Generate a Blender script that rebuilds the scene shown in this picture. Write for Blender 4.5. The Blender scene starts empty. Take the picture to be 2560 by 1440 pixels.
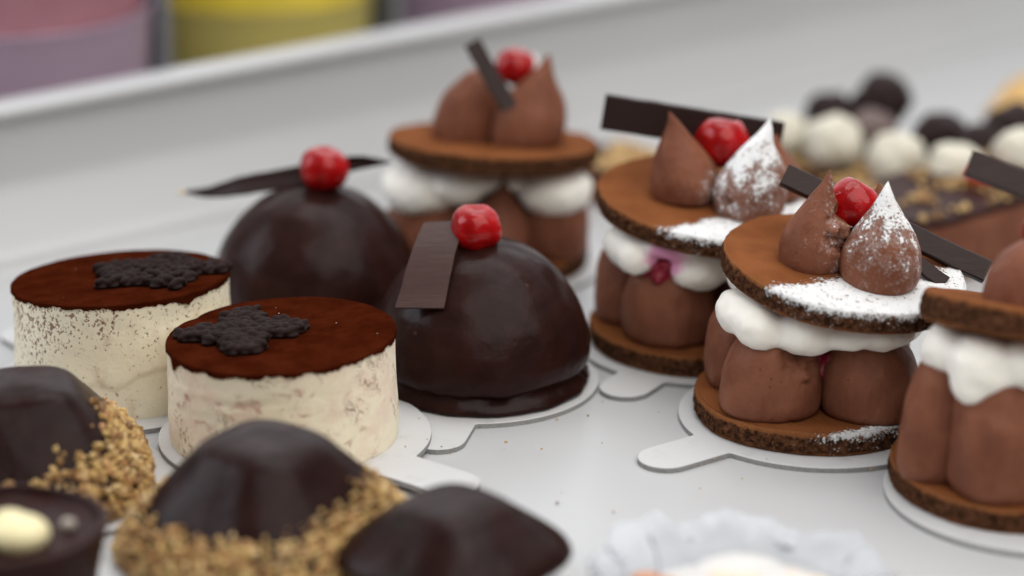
import bpy, math, random
import numpy as np
from mathutils import Vector, Matrix, Euler, noise

CM = 0.01          # everything below is written in centimetres
sc = bpy.context.scene
COL = sc.collection

# ------------------------------------------------------------------ camera
cd = bpy.data.cameras.new('camera')
cam = bpy.data.objects.new('camera', cd)
COL.objects.link(cam)
cam.location = (0, 0, 28 * CM)
cam.rotation_euler = (math.radians(90 - 19.2), 0, 0)
cd.sensor_width = 36
cd.lens = 6500 / 2560 * 36
cd.clip_start, cd.clip_end = 0.02, 50
cd.dof.use_dof = True
cd.dof.focus_distance = 0.725
cd.dof.aperture_fstop = 4.15
sc.camera = cam

# ------------------------------------------------------------------ light
world = bpy.data.worlds.new('World')
sc.world = world
world.use_nodes = True
wn = world.node_tree
wn.nodes.clear()
w_out = wn.nodes.new('ShaderNodeOutputWorld')
w_bg = wn.nodes.new('ShaderNodeBackground')
w_tc = wn.nodes.new('ShaderNodeTexCoord')
w_sep = wn.nodes.new('ShaderNodeSeparateXYZ')
w_rmp = wn.nodes.new('ShaderNodeValToRGB')
w_mr = wn.nodes.new('ShaderNodeMapRange')
w_mr.inputs['From Min'].default_value = -1
wn.links.new(w_tc.outputs['Generated'], w_sep.inputs[0])
wn.links.new(w_sep.outputs['Z'], w_mr.inputs['Value'])
wn.links.new(w_mr.outputs[0], w_rmp.inputs[0])
cr = w_rmp.color_ramp
cr.elements[0].position = 0.40
cr.elements[0].color = (0.06, 0.055, 0.055, 1)
cr.elements[1].position = 0.95
cr.elements[1].color = (0.60, 0.61, 0.63, 1)
e = cr.elements.new(0.58)
e.color = (0.10, 0.105, 0.115, 1)
w_dot = wn.nodes.new('ShaderNodeVectorMath')
w_dot.operation = 'DOT_PRODUCT'
w_dot.inputs[1].default_value = (0.10, 0.86, 0.50)
wn.links.new(w_tc.outputs['Generated'], w_dot.inputs[0])
w_back = wn.nodes.new('ShaderNodeMapRange')
w_back.interpolation_type = 'SMOOTHSTEP'
w_back.inputs['From Min'].default_value = 0.45
w_back.inputs['From Max'].default_value = 0.95
w_back.inputs['To Max'].default_value = 1.0
wn.links.new(w_dot.outputs['Value'], w_back.inputs['Value'])
w_mix = wn.nodes.new('ShaderNodeMix')
w_mix.data_type = 'RGBA'
wn.links.new(w_back.outputs[0], w_mix.inputs[0])
wn.links.new(w_rmp.outputs[0], w_mix.inputs[6])
w_mix.inputs[7].default_value = (1.9, 1.95, 2.05, 1)
wn.links.new(w_mix.outputs[2], w_bg.inputs[0])
w_bg.inputs[1].default_value = 0.6
wn.links.new(w_bg.outputs[0], w_out.inputs[0])


def area_lamp(name, loc, target, sx, sy, watts, col):
    ld = bpy.data.lights.new(name, 'AREA')
    ld.shape = 'RECTANGLE'
    ld.size, ld.size_y = sx, sy
    ld.energy = watts
    ld.color = col
    o = bpy.data.objects.new(name, ld)
    COL.objects.link(o)
    o.location = loc
    d = Vector(target) - Vector(loc)
    o.rotation_euler = d.to_track_quat('-Z', 'Y').to_euler()
    return o


area_lamp('front_softbox', (0.34, 0.26, 0.72), (0.05, 0.64, 0.02), 1.15, 0.85, 7.4, (1, 0.98, 0.95))
area_lamp('overhead_softbox', (0.15, 0.98, 1.10), (0.06, 0.75, 0), 0.9, 0.6, 5.0, (1, 0.99, 0.975))
area_lamp('left_cool_lamp', (-1.0, 0.75, 0.60), (0, 0.7, 0.03), 0.7, 0.6, 5.0, (0.86, 0.91, 1.0))  # cool lamp added at the left for bluish sheen and brighter left sides

sc.view_settings.view_transform = 'Standard'
sc.view_settings.look = 'None'
sc.view_settings.exposure = 0.08
sc.view_settings.gamma = 1
try:
    sc.cycles.use_denoising = True
    sc.cycles.sample_clamp_indirect = 6
    sc.cycles.max_bounces = 8
except Exception:
    pass


# ------------------------------------------------------------------ shader helpers
class Mat:
    def __init__(self, name):
        self.m = bpy.data.materials.new(name)
        self.m.use_nodes = True
        self.t = self.m.node_tree
        self.b = self.t.nodes['Principled BSDF']
        tc = self.n('ShaderNodeTexCoord')
        mp = self.n('ShaderNodeMapping')
        mp.inputs['Scale'].default_value = (100, 100, 100)
        self.l(tc.outputs['Object'], mp.inputs['Vector'])
        self.co = mp.outputs[0]
        s = self.n('ShaderNodeSeparateXYZ')
        self.l(self.co, s.inputs[0])
        self.x, self.y, self.z = s.outputs

    def n(self, t, **k):
        nd = self.t.nodes.new(t)
        for a, v in k.items():
            setattr(nd, a, v)
        return nd

    def l(self, a, b):
        self.t.links.new(a, b)

    def put(self, sock, v):
        if hasattr(v, 'is_output'):
            self.l(v, sock)
        elif isinstance(v, (tuple, list)) and len(v) == 3 and sock.type == 'RGBA':
            sock.default_value = (*v, 1)
        else:
            sock.default_value = v

    def noise(self, scale, detail=3, rough=0.55, vec=None, dist=0):
        nd = self.n('ShaderNodeTexNoise')
        self.l(vec if vec is not None else self.co, nd.inputs['Vector'])
        nd.inputs['Scale'].default_value = scale
        nd.inputs['Detail'].default_value = detail
        nd.inputs['Roughness'].default_value = rough
        nd.inputs['Distortion'].default_value = dist
        return nd.outputs[0]

    def voro(self, scale, feature='F1', vec=None):
        nd = self.n('ShaderNodeTexVoronoi', feature=feature)
        self.l(vec if vec is not None else self.co, nd.inputs['Vector'])
        nd.inputs['Scale'].default_value = scale
        return nd.outputs['Distance']

    def stretch(self, sx, sy, sz, off=(0, 0, 0)):
        mp = self.n('ShaderNodeMapping')
        mp.inputs['Scale'].default_value = (sx, sy, sz)
        mp.inputs['Location'].default_value = off
        self.l(self.co, mp.inputs['Vector'])
        return mp.outputs[0]

    def op(self, o, a, b=0.0, c=None):
        nd = self.n('ShaderNodeMath', operation=o)
        self.put(nd.inputs[0], a)
        self.put(nd.inputs[1], b)
        if c is not None:
            self.put(nd.inputs[2], c)
        return nd.outputs[0]

    def lin(self, terms, const=0.0):
        """sum of socket*factor + const"""
        r = None
        for s, f in terms:
            r = self.op('MULTIPLY_ADD', s, f, const if r is None else r)
        return r

    def smooth(self, v, lo, hi):
        nd = self.n('ShaderNodeMapRange', interpolation_type='SMOOTHSTEP')
        self.put(nd.inputs['Value'], v)
        nd.inputs['From Min'].default_value = lo
        nd.inputs['From Max'].default_value = hi
        return nd.outputs[0]

    def dist(self, p, sx=1, sy=1, sz=1):
        mp = self.n('ShaderNodeMapping')
        mp.inputs['Location'].default_value = (-p[0] * sx, -p[1] * sy, -p[2] * sz)
        mp.inputs['Scale'].default_value = (sx, sy, sz)
        self.l(self.co, mp.inputs['Vector'])
        nd = self.n('ShaderNodeVectorMath', operation='LENGTH')
        self.l(mp.outputs[0], nd.inputs[0])
        return nd.outputs['Value']

    def mix(self, f, a, b):
        nd = self.n('ShaderNodeMix', data_type='RGBA')
        self.put(nd.inputs[0], f)
        self.put(nd.inputs[6], a)
        self.put(nd.inputs[7], b)
        return nd.outputs[2]

    def mixf(self, f, a, b):
        nd = self.n('ShaderNodeMix', data_type='FLOAT')
        self.put(nd.inputs[0], f)
        self.put(nd.inputs[2], a)
        self.put(nd.inputs[3], b)
        return nd.outputs[0]

    def bump(self, h, dist_cm, strength=1.0, normal=None):
        nd = self.n('ShaderNodeBump')
        nd.inputs['Strength'].default_value = strength
        nd.inputs['Distance'].default_value = dist_cm * CM
        self.l(h, nd.inputs['Height'])
        if normal is not None:
            self.l(normal, nd.inputs['Normal'])
        return nd.outputs[0]

    def set(self, col=None, rough=None, normal=None, spec=None, sss=None, rad=(1, .5, .3), scale_cm=0.1, coat=None, coat_rough=0.05, metal=None, trans=None, ior=None):
        b = self.b
        if col is not None:
            self.put(b.inputs['Base Color'], col)
        if rough is not None:
            self.put(b.inputs['Roughness'], rough)
        if normal is not None:
            self.l(normal, b.inputs['Normal'])
        if spec is not None:
            self.put(b.inputs['Specular IOR Level'], spec)
        if sss is not None:
            self.put(b.inputs['Subsurface Weight'], sss)
            b.inputs['Subsurface Radius'].default_value = rad
            b.inputs['Subsurface Scale'].default_value = scale_cm * CM
        if coat is not None:
            self.put(b.inputs['Coat Weight'], coat)
            b.inputs['Coat Roughness'].default_value = coat_rough
        if metal is not None:
            b.inputs['Metallic'].default_value = metal
        if trans is not None:
            b.inputs['Transmission Weight'].default_value = trans
        if ior is not None:
            b.inputs['IOR'].default_value = ior
        return self.m


# ------------------------------------------------------------------ materials
SUGAR = (0.88, 0.88, 0.87)


def m_tray():
    m = Mat('white_plastic')
    n1 = m.noise(0.06, 3)
    n2 = m.noise(3.0, 4)
    col = m.mix(m.smooth(n1, .3, .7), (0.46, 0.46, 0.46), (0.49, 0.49, 0.49))
    return m.set(col=col, rough=m.mixf(m.smooth(m.noise(.3, 3, .5, dist=.4), .35, .7), .28, .34), normal=m.bump(n1, .15, .15), spec=.5)


def m_board():
    top = Mat('white_card_top')
    n = top.noise(7, 4)
    sm = top.smooth(top.noise(1.1, 3), .55, .75)
    c = top.mix(sm, (.56, .555, .55), (.50, .49, .48))
    t = top.set(col=c, rough=top.mixf(n, .3, .5), normal=top.bump(n, .02, .4), spec=.5)
    ed = Mat('grey_card_edge')
    n = ed.noise(9, 4)
    e_ = ed.set(col=ed.mix(n, (.17, .165, .16), (.36, .35, .34)), rough=.75, normal=ed.bump(n, .05, .6))
    return t, e_


def m_mousse(name, sugar=None, tone=1.0, seed=0.0):
    """milk chocolate mousse; sugar = (nx, ny, nz, c, feather) in part coordinates"""
    m = Mat(name)
    v = m.stretch(1, 1, 1, (seed, seed * .7, -seed))
    nb = m.noise(.9, 4, .6, v)
    nf = m.noise(9, 4, .6, v)
    streak = m.noise(2.2, 3, .55, m.stretch(1.4, 1.4, .35, (seed, 2, 1)))
    base = m.mix(m.smooth(nb, .3, .72), tuple(tone * a for a in (.158, .056, .031)), tuple(tone * a for a in (.228, .088, .050)))
    vo = m.voro(3.4, vec=v)
    pore = m.op('MULTIPLY', m.smooth(vo, .10, .05), m.smooth(m.noise(1.2, 2, .5, v), .42, .55))
    base = m.mix(m.op('MULTIPLY', pore, .75), base, (.06, .018, .008))
    h = m.lin([(nb, 1.0), (streak, .9), (nf, .16), (pore, -.9)])
    nrm = m.bump(h, .10, .7)
    rough = m.mixf(nf, .36, .52)
    if sugar:
        nx, ny, nz, c, fe = sugar
        pl = m.lin([(m.x, nx), (m.y, ny), (m.z, nz)], -c)
        g1 = m.noise(12, 2, .6, v)
        g2 = m.noise(2.4, 3, .6, v)
        val = m.lin([(pl, 1 / fe), (m.op('SUBTRACT', g1, .5), 3.6), (m.op('SUBTRACT', g2, .5), 4.0)])
        mask = m.smooth(val, .12, .42)
        haze = m.op('MULTIPLY', m.smooth(val, -1.1, .5), .30)
        base = m.mix(haze, base, (.62, .56, .54))
        base = m.mix(mask, base, SUGAR)
        rough = m.mixf(mask, rough, .95)
        nrm = m.bump(m.op('MULTIPLY', mask, m.lin([(g1, .6), (m.noise(26, 2, .5, v), .6)], .4)), .06, .9, nrm)
    return m.set(col=base, rough=rough, normal=nrm, spec=.09, sss=.12, rad=(1, .45, .25), scale_cm=.12)


def m_cookie(name, R, t, sugar=None, sparse=False, seed=0.0):
    m = Mat(name)
    v = m.stretch(1, 1, 1, (seed, -seed, seed * .5))
    nf = m.noise(14, 5, .65, v)
    nb = m.noise(.8, 3, .5, v)
    top = m.mix(m.smooth(nb, .3, .7), (.165, .054, .018), (.220, .077, .027))
    top = m.mix(m.smooth(nf, .58, .76), top, (.12, .03, .009))
    # crumb band on the side: dark porous middle, brown skin at both rims
    rr = m.op('POWER', m.lin([(m.op('MULTIPLY', m.x, m.x), 1), (m.op('MULTIPLY', m.y, m.y), 1)]), .5)
    side = m.smooth(rr, R - .16, R - .07)
    zz = m.op('ABSOLUTE', m.lin([(m.z, 1), (m.op('SUBTRACT', m.noise(3, 3, .6, v), .5), .22)], -t * .47))
    band = m.smooth(zz, t * .44, t * .30)
    cr_ = m.noise(6, 5, .7, v)
    crumb = m.mix(m.smooth(cr_, .35, .7), (.030, .012, .006), (.17, .072, .036))
    speck = m.smooth(m.noise(4.2, 2, .5, m.stretch(1, 1, 1, (7 + seed, 3, 1))), .70, .76)
    crumb = m.mix(m.op('MULTIPLY', speck, .5), crumb, (.30, .16, .06))
    rim = m.mix(nf, (.20, .068, .024), (.31, .125, .048))
    sidec = m.mix(band, rim, crumb)
    col = m.mix(side, top, sidec)
    nrm = m.bump(m.lin([(nf, .5), (m.op('MULTIPLY', m.op('MULTIPLY', side, cr_), 1.0), 2.2)]), .10, .8)
    rough = .85
    if sugar:
        nx, ny, c, fe = sugar
        pl = m.lin([(m.x, nx), (m.y, ny)], -c)
        g1 = m.noise(13, 2, .6, v)
        g2 = m.noise(2.0, 4, .6, v)
        val = m.lin([(pl, 1 / fe), (m.op('SUBTRACT', g1, .5), 2.4), (m.op('SUBTRACT', g2, .5), 1.6)])
        zz2 = m.lin([(m.z, 1 / t), (m.op('SUBTRACT', g1, .5), 1.1), (m.op('SUBTRACT', m.noise(5, 3, .6, v), .5), .9)])
        onside = m.smooth(zz2, .66, .86)
        fleck = m.op('MULTIPLY', m.smooth(m.noise(17, 2, .5, v), .60, .68), m.smooth(m.noise(3, 2, .5, v), .42, .6))
        onside = m.op('MAXIMUM', onside, m.op('MULTIPLY', fleck, .8))
        mask = m.op('MULTIPLY', m.smooth(val, .0, .35), onside)
        col = m.mix(mask, col, SUGAR)
        rough = m.mixf(mask, .85, .97)
        nrm = m.bump(m.op('MULTIPLY', mask, m.lin([(g1, .7), (m.noise(28, 2, .5, v), .5)], .4)), .06, .8, nrm)
    return m.set(col=col, rough=rough, normal=nrm, spec=.03)


def m_cream(name, stain=None, seed=0.0):
    m = Mat(name)
    v = m.stretch(1, 1, 1, (seed, seed, 0))
    nb = m.noise(1.1, 3, .5, v)
    col = m.mix(nb, (.88, .835, .735), (.92, .885, .81))
    speck = m.smooth(m.voro(1.6, vec=v), .07, .03)
    col = m.mix(m.op('MULTIPLY', speck, .5), col, (.75, .60, .22))
    if stain:
        p, r = stain
        d = m.op('ADD', m.dist(p, 1, .8, 1), m.op('MULTIPLY', m.op('SUBTRACT', m.noise(1.6, 3, .55, v), .5), .9))
        col = m.mix(m.smooth(d, r, r * .45), col, (.78, .33, .52))
    nrm = m.bump(m.lin([(nb, 1), (m.noise(7, 3, .5, v), .10)]), .08, .3)
    return m.set(col=col, rough=.45, normal=nrm, spec=.3, sss=.25, rad=(1, .8, .55), scale_cm=.2)


def m_glaze(name, rough=.34, tone=1.0, seed=0.0, coat=.25):
    m = Mat(name)
    v = m.stretch(1, 1, 1, (seed, seed * .3, 0))
    nb = m.noise(.35, 2, .5, v)
    nm_ = m.noise(1.3, 3, .5, v)
    nf = m.noise(16, 3, .6, v)
    col = m.mix(m.smooth(nm_, .3, .75), tuple(tone * a for a in (.0155, .0050, .0038)), tuple(tone * a for a in (.0235, .0076, .0058)))
    pit = m.op('MULTIPLY', m.smooth(m.voro(.9, vec=v), .075, .03), 1.0)
    col = m.mix(m.op('MULTIPLY', pit, .6), col, (.075, .026, .016))
    h = m.lin([(nb, 2.6), (nm_, .5), (pit, .08)])
    return m.set(col=col, rough=m.mixf(m.noise(1.2, 3, .5, v), rough - .08, rough + .06), normal=m.bump(h, .16, .75), spec=.085, coat=coat * .22, coat_rough=.1)


def m_plate_chocolate(name, tone=1.0):
    m = Mat(name)
    st = m.noise(2.5, 4, .6, m.stretch(.35, 2.2, 2.2))
    nf = m.noise(11, 3)
    col = m.mix(st, tuple(tone * a for a in (.017, .0080, .0068)), tuple(tone * a for a in (.031, .0150, .0120)))
    return m.set(col=col, rough=m.mixf(nf, .34, .5), normal=m.bump(m.lin([(st, 1), (nf, .25)]), .03, .6), spec=.2)


def m_cherry():
    m = Mat('red_candied_cherry')
    n1 = m.noise(1.6, 3, .5)
    n2 = m.noise(5, 3, .55, dist=.6)
    col = m.mix(m.smooth(n1, .3, .7), (.25, .001, .0015), (.40, .003, .004))
    wr = m.smooth(n2, .45, .7)
    return m.set(col=col, rough=.25, normal=m.bump(m.lin([(n1, .9), (wr, .35)]), .10, .35), spec=.12, sss=.5, rad=(1, .04, .03), scale_cm=.3, coat=.42, coat_rough=.05)


def m_raspberry():
    m = Mat('raspberry_red')
    n = m.noise(6, 3)
    return m.set(col=m.mix(n, (.16, .004, .014), (.34, .012, .035)), rough=.45, normal=m.bump(n, .05, .6), sss=.3, rad=(1, .1, .1), scale_cm=.15)


def m_cocoa(seed):
    m = Mat('cocoa_powder')
    v = m.stretch(1, 1, 1, (seed, 0, 0))
    nf = m.noise(26, 4, .7, v)
    nb = m.noise(1.5, 4, .6, v)
    col = m.mix(m.smooth(nb, .3, .7), (.036, .0058, .0018), (.060, .0108, .0036))
    col = m.mix(m.smooth(nf, .56, .74), col, (.035, .006, .0025))
    sp = m.op('MULTIPLY', m.smooth(m.voro(3.2, vec=v), .075, .045), m.smooth(m.noise(.9, 2, .5, m.stretch(1, 1, 1, (seed + 4.4, 1, 0))), .58, .66))
    col = m.mix(sp, col, (.75, .70, .68))
    return m.set(col=col, rough=.95, normal=m.bump(m.lin([(nf, .6), (nb, .5), (m.noise(60, 2), .3)]), .06, .9), spec=.0)


def m_mascarpone(seed, h, kind):
    m = Mat('mascarpone_side')
    v = m.stretch(1, 1, 1, (seed, seed * 2, 0))
    nb = m.noise(.7, 3, .5, v)
    col = m.mix(nb, (.82, .73, .52), (.89, .83, .67))
    if kind == 1:
        # fine cocoa specks, thicker near the rim and on the left, slightly dragged upright
        sp = m.noise(9.5, 3, .65, m.stretch(1.0, 1.0, .8, (seed, 0, 0)))
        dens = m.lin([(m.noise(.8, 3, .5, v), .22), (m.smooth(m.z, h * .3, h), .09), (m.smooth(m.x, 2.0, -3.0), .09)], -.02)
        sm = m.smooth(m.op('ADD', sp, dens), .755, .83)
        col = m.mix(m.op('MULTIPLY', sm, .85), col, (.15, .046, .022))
        st = m.smooth(m.noise(1.2, 4, .6, m.stretch(1, 1, .6, (seed + 3, 0, 0))), .54, .78)
        col = m.mix(m.op('MULTIPLY', st, .42), col, (.36, .17, .08))
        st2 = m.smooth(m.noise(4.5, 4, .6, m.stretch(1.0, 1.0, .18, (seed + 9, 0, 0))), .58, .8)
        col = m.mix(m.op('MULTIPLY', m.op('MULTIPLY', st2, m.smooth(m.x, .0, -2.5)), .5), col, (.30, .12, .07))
    else:
        # smeared pinkish cocoa marbling
        veil = m.smooth(m.noise(.75, 4, .6, m.stretch(1, 1, 1.5, (seed + 1, 2, 0))), .40, .66)
        col = m.mix(m.op('MULTIPLY', veil, .55), col, (.74, .52, .41))
        st = m.noise(1.15, 5, .62, m.stretch(1.0, 1.0, 1.1, (seed, 1, 0)), 1.2)
        a = m.smooth(st, .53, .72)
        col = m.mix(m.op('MULTIPLY', a, .8), col, (.36, .12, .075))
        vein = m.smooth(m.op('ABSOLUTE', m.op('SUBTRACT', m.noise(1.7, 4, .6, m.stretch(1, 1, 1, (seed + 6, 1, 0)), 1.6), .5)), .028, .008)
        vm = m.op('MULTIPLY', vein, m.smooth(m.noise(.8, 2, .5, m.stretch(1, 1, 1, (seed + 2, 5, 0))), .46, .6))
        col = m.mix(m.op('MULTIPLY', vm, .85), col, (.17, .05, .03))
        sp = m.smooth(m.noise(9, 3, .6, v), .66, .72)
        col = m.mix(m.op('MULTIPLY', sp, .45), col, (.25, .09, .05))
    nrm = m.bump(m.lin([(m.noise(1.4, 4, .6, v), 1), (m.noise(12, 3, .6, v), .12)]), .09, .6)
    return m.set(col=col, rough=.62, normal=nrm, spec=.3, sss=.15, rad=(1, .7, .4), scale_cm=.15)


def m_nuts():
    m = Mat('chopped_nut')
    g = m.n('ShaderNodeNewGeometry')
    r = m.n('ShaderNodeValToRGB')
    m.l(g.outputs['Random Per Island'], r.inputs[0])
    c = r.color_ramp
    c.elements[0].position, c.elements[0].color = 0, (.13, .055, .018, 1)
    c.elements[1].position, c.elements[1].color = 1, (.72, .55, .28, 1)
    for p, k in ((.25, (.30, .16, .05, 1)), (.45, (.56, .36, .12, 1)), (.65, (.62, .44, .18, 1)), (.8, (.40, .17, .055, 1))):
        el = c.elements.new(p)
        el.color = k
    nf = m.noise(9, 3)
    col = m.mix(m.op('MULTIPLY', nf, .5), r.outputs[0], (.30, .17, .06))
    return m.set(col=col, rough=.5, normal=m.bump(nf, .06, .6), spec=.4)


def m_simple(name, col, rough=.5, var=.15, scale=2.0, bump=.03, **k):
    m = Mat(name)
    n = m.noise(scale, 4)
    return m.set(col=m.mix(n, tuple(c * (1 - var) for c in col), tuple(min(1, c * (1 + var)) for c in col)), rough=rough, normal=m.bump(n, bump, .5), **k)


# ------------------------------------------------------------------ mesh helpers
def nz(x, y, z):
    return noise.noise(Vector((x, y, z)))


def fr(x, y, z, o=3):
    s, a, f = 0, 1, 1
    for _ in range(o):
        s += a * noise.noise(Vector((x * f, y * f, z * f)))
        a *= .5
        f *= 2.1
    return s


def mk(name, verts, faces, mats, parent=None, loc=None, rot=None, smooth=True, fmat=None):
    me = bpy.data.meshes.new(name)
    v = np.asarray(verts, float) * CM
    me.from_pydata([tuple(p) for p in v], [], [tuple(f) for f in faces])
    if not isinstance(mats, (list, tuple)):
        mats = [mats]
    for x in mats:
        me.materials.append(x)
    if fmat is not None:
        for p, i in zip(me.polygons, fmat):
            p.material_index = i
    if smooth:
        me.polygons.foreach_set('use_smooth', [True] * len(me.polygons))
    me.update()
    o = bpy.data.objects.new(name, me)
    COL.objects.link(o)
    if parent is not None:
        o.parent = parent
    if loc is not None:
        o.location = Vector(loc) * CM
    if rot is not None:
        o.rotation_euler = Euler([math.radians(a) for a in rot])
    return o


def thing(name, label, cat, loc, group=None, rz=0):
    o = bpy.data.objects.new(name, None)
    COL.objects.link(o)
    o.location = Vector(loc) * CM
    o.rotation_euler = (0, 0, math.radians(rz))
    o.empty_display_size = .01
    o['label'], o['category'] = label, cat
    if group:
        o['group'] = group
    return o


def tag(o, label=None, cat=None, group=None, kind=None):
    if label:
        o['label'] = label
    if cat:
        o['category'] = cat
    if group:
        o['group'] = group
    if kind:
        o['kind'] = kind
    return o


def lathe(profile, na=64, fn=None, cap_top=True, cap_bot=True):
    """profile [(r,z)]; fn(x,y,z,i,a)->(x,y,z)"""
    V, Fc = [], []
    n = len(profile)
    for i, (r, z) in enumerate(profile):
        for k in range(na):
            a = 2 * math.pi * k / na
            p = (r * math.cos(a), r * math.sin(a), z)
            V.append(fn(*p, i, a) if fn else p)
    for i in range(n - 1):
        for k in range(na):
            k2 = (k + 1) % na
            Fc.append((i * na + k, i * na + k2, (i + 1) * na + k2, (i + 1) * na + k))
    if cap_bot:
        Fc.append(tuple(range(na - 1, -1, -1)))
    if cap_top:
        Fc.append(tuple((n - 1) * na + k for k in range(na)))
    return V, Fc


def interp_profile(pts, n):
    """smooth resample of control points by Catmull-Rom"""
    P = np.array(pts, float)
    P = np.vstack([2 * P[0] - P[1], P, 2 * P[-1] - P[-2]])
    out = []
    seg = len(P) - 3
    for j in range(n):
        u = j / (n - 1) * seg
        i = min(int(u), seg - 1)
        t = u - i
        p0, p1, p2, p3 = P[i:i + 4]
        out.append(tuple(.5 * ((2 * p1) + (-p0 + p2) * t + (2 * p0 - 5 * p1 + 4 * p2 - p3) * t * t + (-p0 + 3 * p1 - 3 * p2 + p3) * t ** 3)))
    return out


DROP = [(.80, 0), (.96, .06), (1.03, .17), (1.03, .28), (.97, .39), (.84, .50), (.65, .61), (.44, .72), (.27, .82), (.14, .91), (.055, .97), (.012, 1.0)]
SQUAT = [(.86, 0), (.97, .07), (1.0, .18), (.99, .35), (.95, .52), (.87, .68), (.74, .82), (.55, .92), (.28, .985), (.01, 1.0)]
FLATT = [(.84, 0), (.97, .08), (1.0, .22), (.98, .40), (.90, .58), (.76, .74), (.58, .86), (.40, .95), (.22, 1.0), (.01, .96)]


def dollop(R, h, lean=(0, 0), seed=0, amp=.05, prof=DROP, tears=(), twist=0.0, na=72, n=46, dents=()):
    pr = [(max(r, .004) * R, z * h) for r, z in interp_profile(prof, n)]
    rnd = random.Random(seed)
    oz = rnd.random() * 50

    def fn(x, y, z, i, a):
        t = max(0, min(1, z / h))
        r = math.hypot(x, y)
        k = 1 + amp * fr(math.cos(a) * 1.1 + oz, math.sin(a) * 1.1, z * .55 / max(R, .6) + oz, 3)
        # faint vertical ribs of the piping nozzle running into the tip
        k += .016 * math.sin(a * 8 + oz + 2 * nz(z, oz, 1)) * t + .10 * max(0, t - .55) * nz(math.cos(a) * 2.5 + oz, math.sin(a) * 2.5, z * 1.5)
        px, py, pz = x * k, y * k, z
        l = t ** 1.9
        px += lean[0] * l + .16 * R * t * t * nz(z * 1.2 + oz, 1, 2)
        py += lean[1] * l + .16 * R * t * t * nz(z * 1.2 + oz, 5, 2)
        for (cx, cy, cz, cr_, dp) in tears:
            d = math.sqrt((px - cx) ** 2 + (py - cy) ** 2 + (pz - cz) ** 2)
            if d < cr_:
                w = (1 - (d / cr_) ** 2)
                w = min(1, w * 1.8)
                q = (.45 + 1.2 * fr(px * 2.6 + oz, py * 2.6, pz * 2.6, 4))
                dd = dp * w * q
                if r > 1e-4:
                    px -= dd * x / r
                    py -= dd * y / r
        for (cx, cy, cz, cr_, dp) in dents:
            d = math.sqrt((px - cx) ** 2 + (py - cy) ** 2 + (pz - cz) ** 2)
            if d < cr_ and r > 1e-4:
                w = (1 - (d / cr_) ** 2) ** 1.5 * dp
                px -= w * x / r
                py -= w * y / r
        return px, py, pz
    return lathe(pr, na, fn)


def cookie(R, t, seed=0, na=260):
    oz = seed * 7.3
    prof = []
    for r in (0.02, R * .3, R * .6, R * .85, R * .95):
        prof.append((r, 0))
    sd = 14
    for k in range(sd + 1):
        u = k / sd
        th = -math.pi / 2 + math.pi * u
        prof.append((R - .10 + .10 * math.cos(th) ** .45 if abs(math.cos(th)) > 1e-6 else R - .10, t * u))
    for r in (R * .95, R * .90, R * .84, R * .72, R * .6, R * .45, R * .3, R * .15, .02):
        prof.append((r, t))
    n = len(prof)

    def fn(x, y, z, i, a):
        r = math.hypot(x, y)
        c, s = math.cos(a), math.sin(a)
        k = 1 + .018 * fr(c * 1.3 + oz, s * 1.3, 3, 3)
        e_ = max(0, (r - R * .8) / (R * .2))
        side = 1 if 5 <= i <= 5 + sd else 0
        dr = 0
        if side:
            u = z / t
            mid = math.sin(math.pi * u)
            dr = mid * (.06 * fr(c * 16 + oz, s * 16, z * 7, 4) - .03) + .02 * fr(c * 22 + oz, s * 22, z * 9, 2)
        zz = z + .035 * fr(x * .5 + oz, y * .5, 1, 3) + (.05 * e_ ** 3 * fr(c * 4 + oz, s * 4, 8, 3) if i > 5 + sd * .6 else 0)
        if i > 5 + sd:
            zz += .008 * fr(x * 6, y * 6, oz, 2) - .03 * e_ ** 4
        return x * k + dr * c, y * k + dr * s, zz
    return lathe(prof, na, fn)


def ico(sub=2):
    import bmesh
    bm = bmesh.new()
    bmesh.ops.create_icosphere(bm, subdivisions=sub, radius=1)
    V = [tuple(v.co) for v in bm.verts]
    F_ = [tuple(v.index for v in f.verts) for f in bm.faces]
    bm.free()
    return V, F_


ICO3, ICO2, ICO1 = ico(4), ico(2), ico(1)


def blobs(ells, voxel=.09, smooth_it=7, seed=0, amp=.0):
    """union of ellipsoids (x,y,z,rx,ry,rz[,rot matrix]) remeshed into one skin; cm in, cm out"""
    V, Fc = [], []
    for el in ells:
        x, y, z, rx, ry, rz = el[:6]
        M = el[6] if len(el) > 6 else None
        o = len(V)
        for p in ICO3[0] if len(ells) < 25 else ICO2[0]:
            q = Vector((p[0] * rx, p[1] * ry, p[2] * rz))
            if M is not None:
                q = M @ q
            V.append((q.x + x, q.y + y, q.z + z))
        Fc += [tuple(i + o for i in f) for f in (ICO3[1] if len(ells) < 25 else ICO2[1])]
    me = bpy.data.meshes.new('tmp')
    me.from_pydata(V, [], Fc)
    ob = bpy.data.objects.new('tmp', me)
    COL.objects.link(ob)
    r = ob.modifiers.new('r', 'REMESH')
    r.mode = 'VOXEL'
    r.voxel_size = voxel
    s = ob.modifiers.new('s', 'SMOOTH')
    s.factor, s.iterations = .5, smooth_it
    dg = bpy.context.evaluated_depsgraph_get()
    em = bpy.data.meshes.new_from_object(ob.evaluated_get(dg))
    vs = [tuple(v.co) for v in em.vertices]
    fs = [tuple(p.vertices) for p in em.polygons]
    bpy.data.objects.remove(ob)
    bpy.data.meshes.remove(em)
    bpy.data.meshes.remove(me)
    if amp:
        vs = [(x + amp * fr(x * .9 + seed, y * .9, z * .9, 3), y + amp * fr(x * .9, y * .9 + seed + 9, z * .9, 3), z + amp * fr(x * .9, y * .9, z * .9 + seed + 4, 3)) for x, y, z in vs]
    return vs, fs


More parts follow.
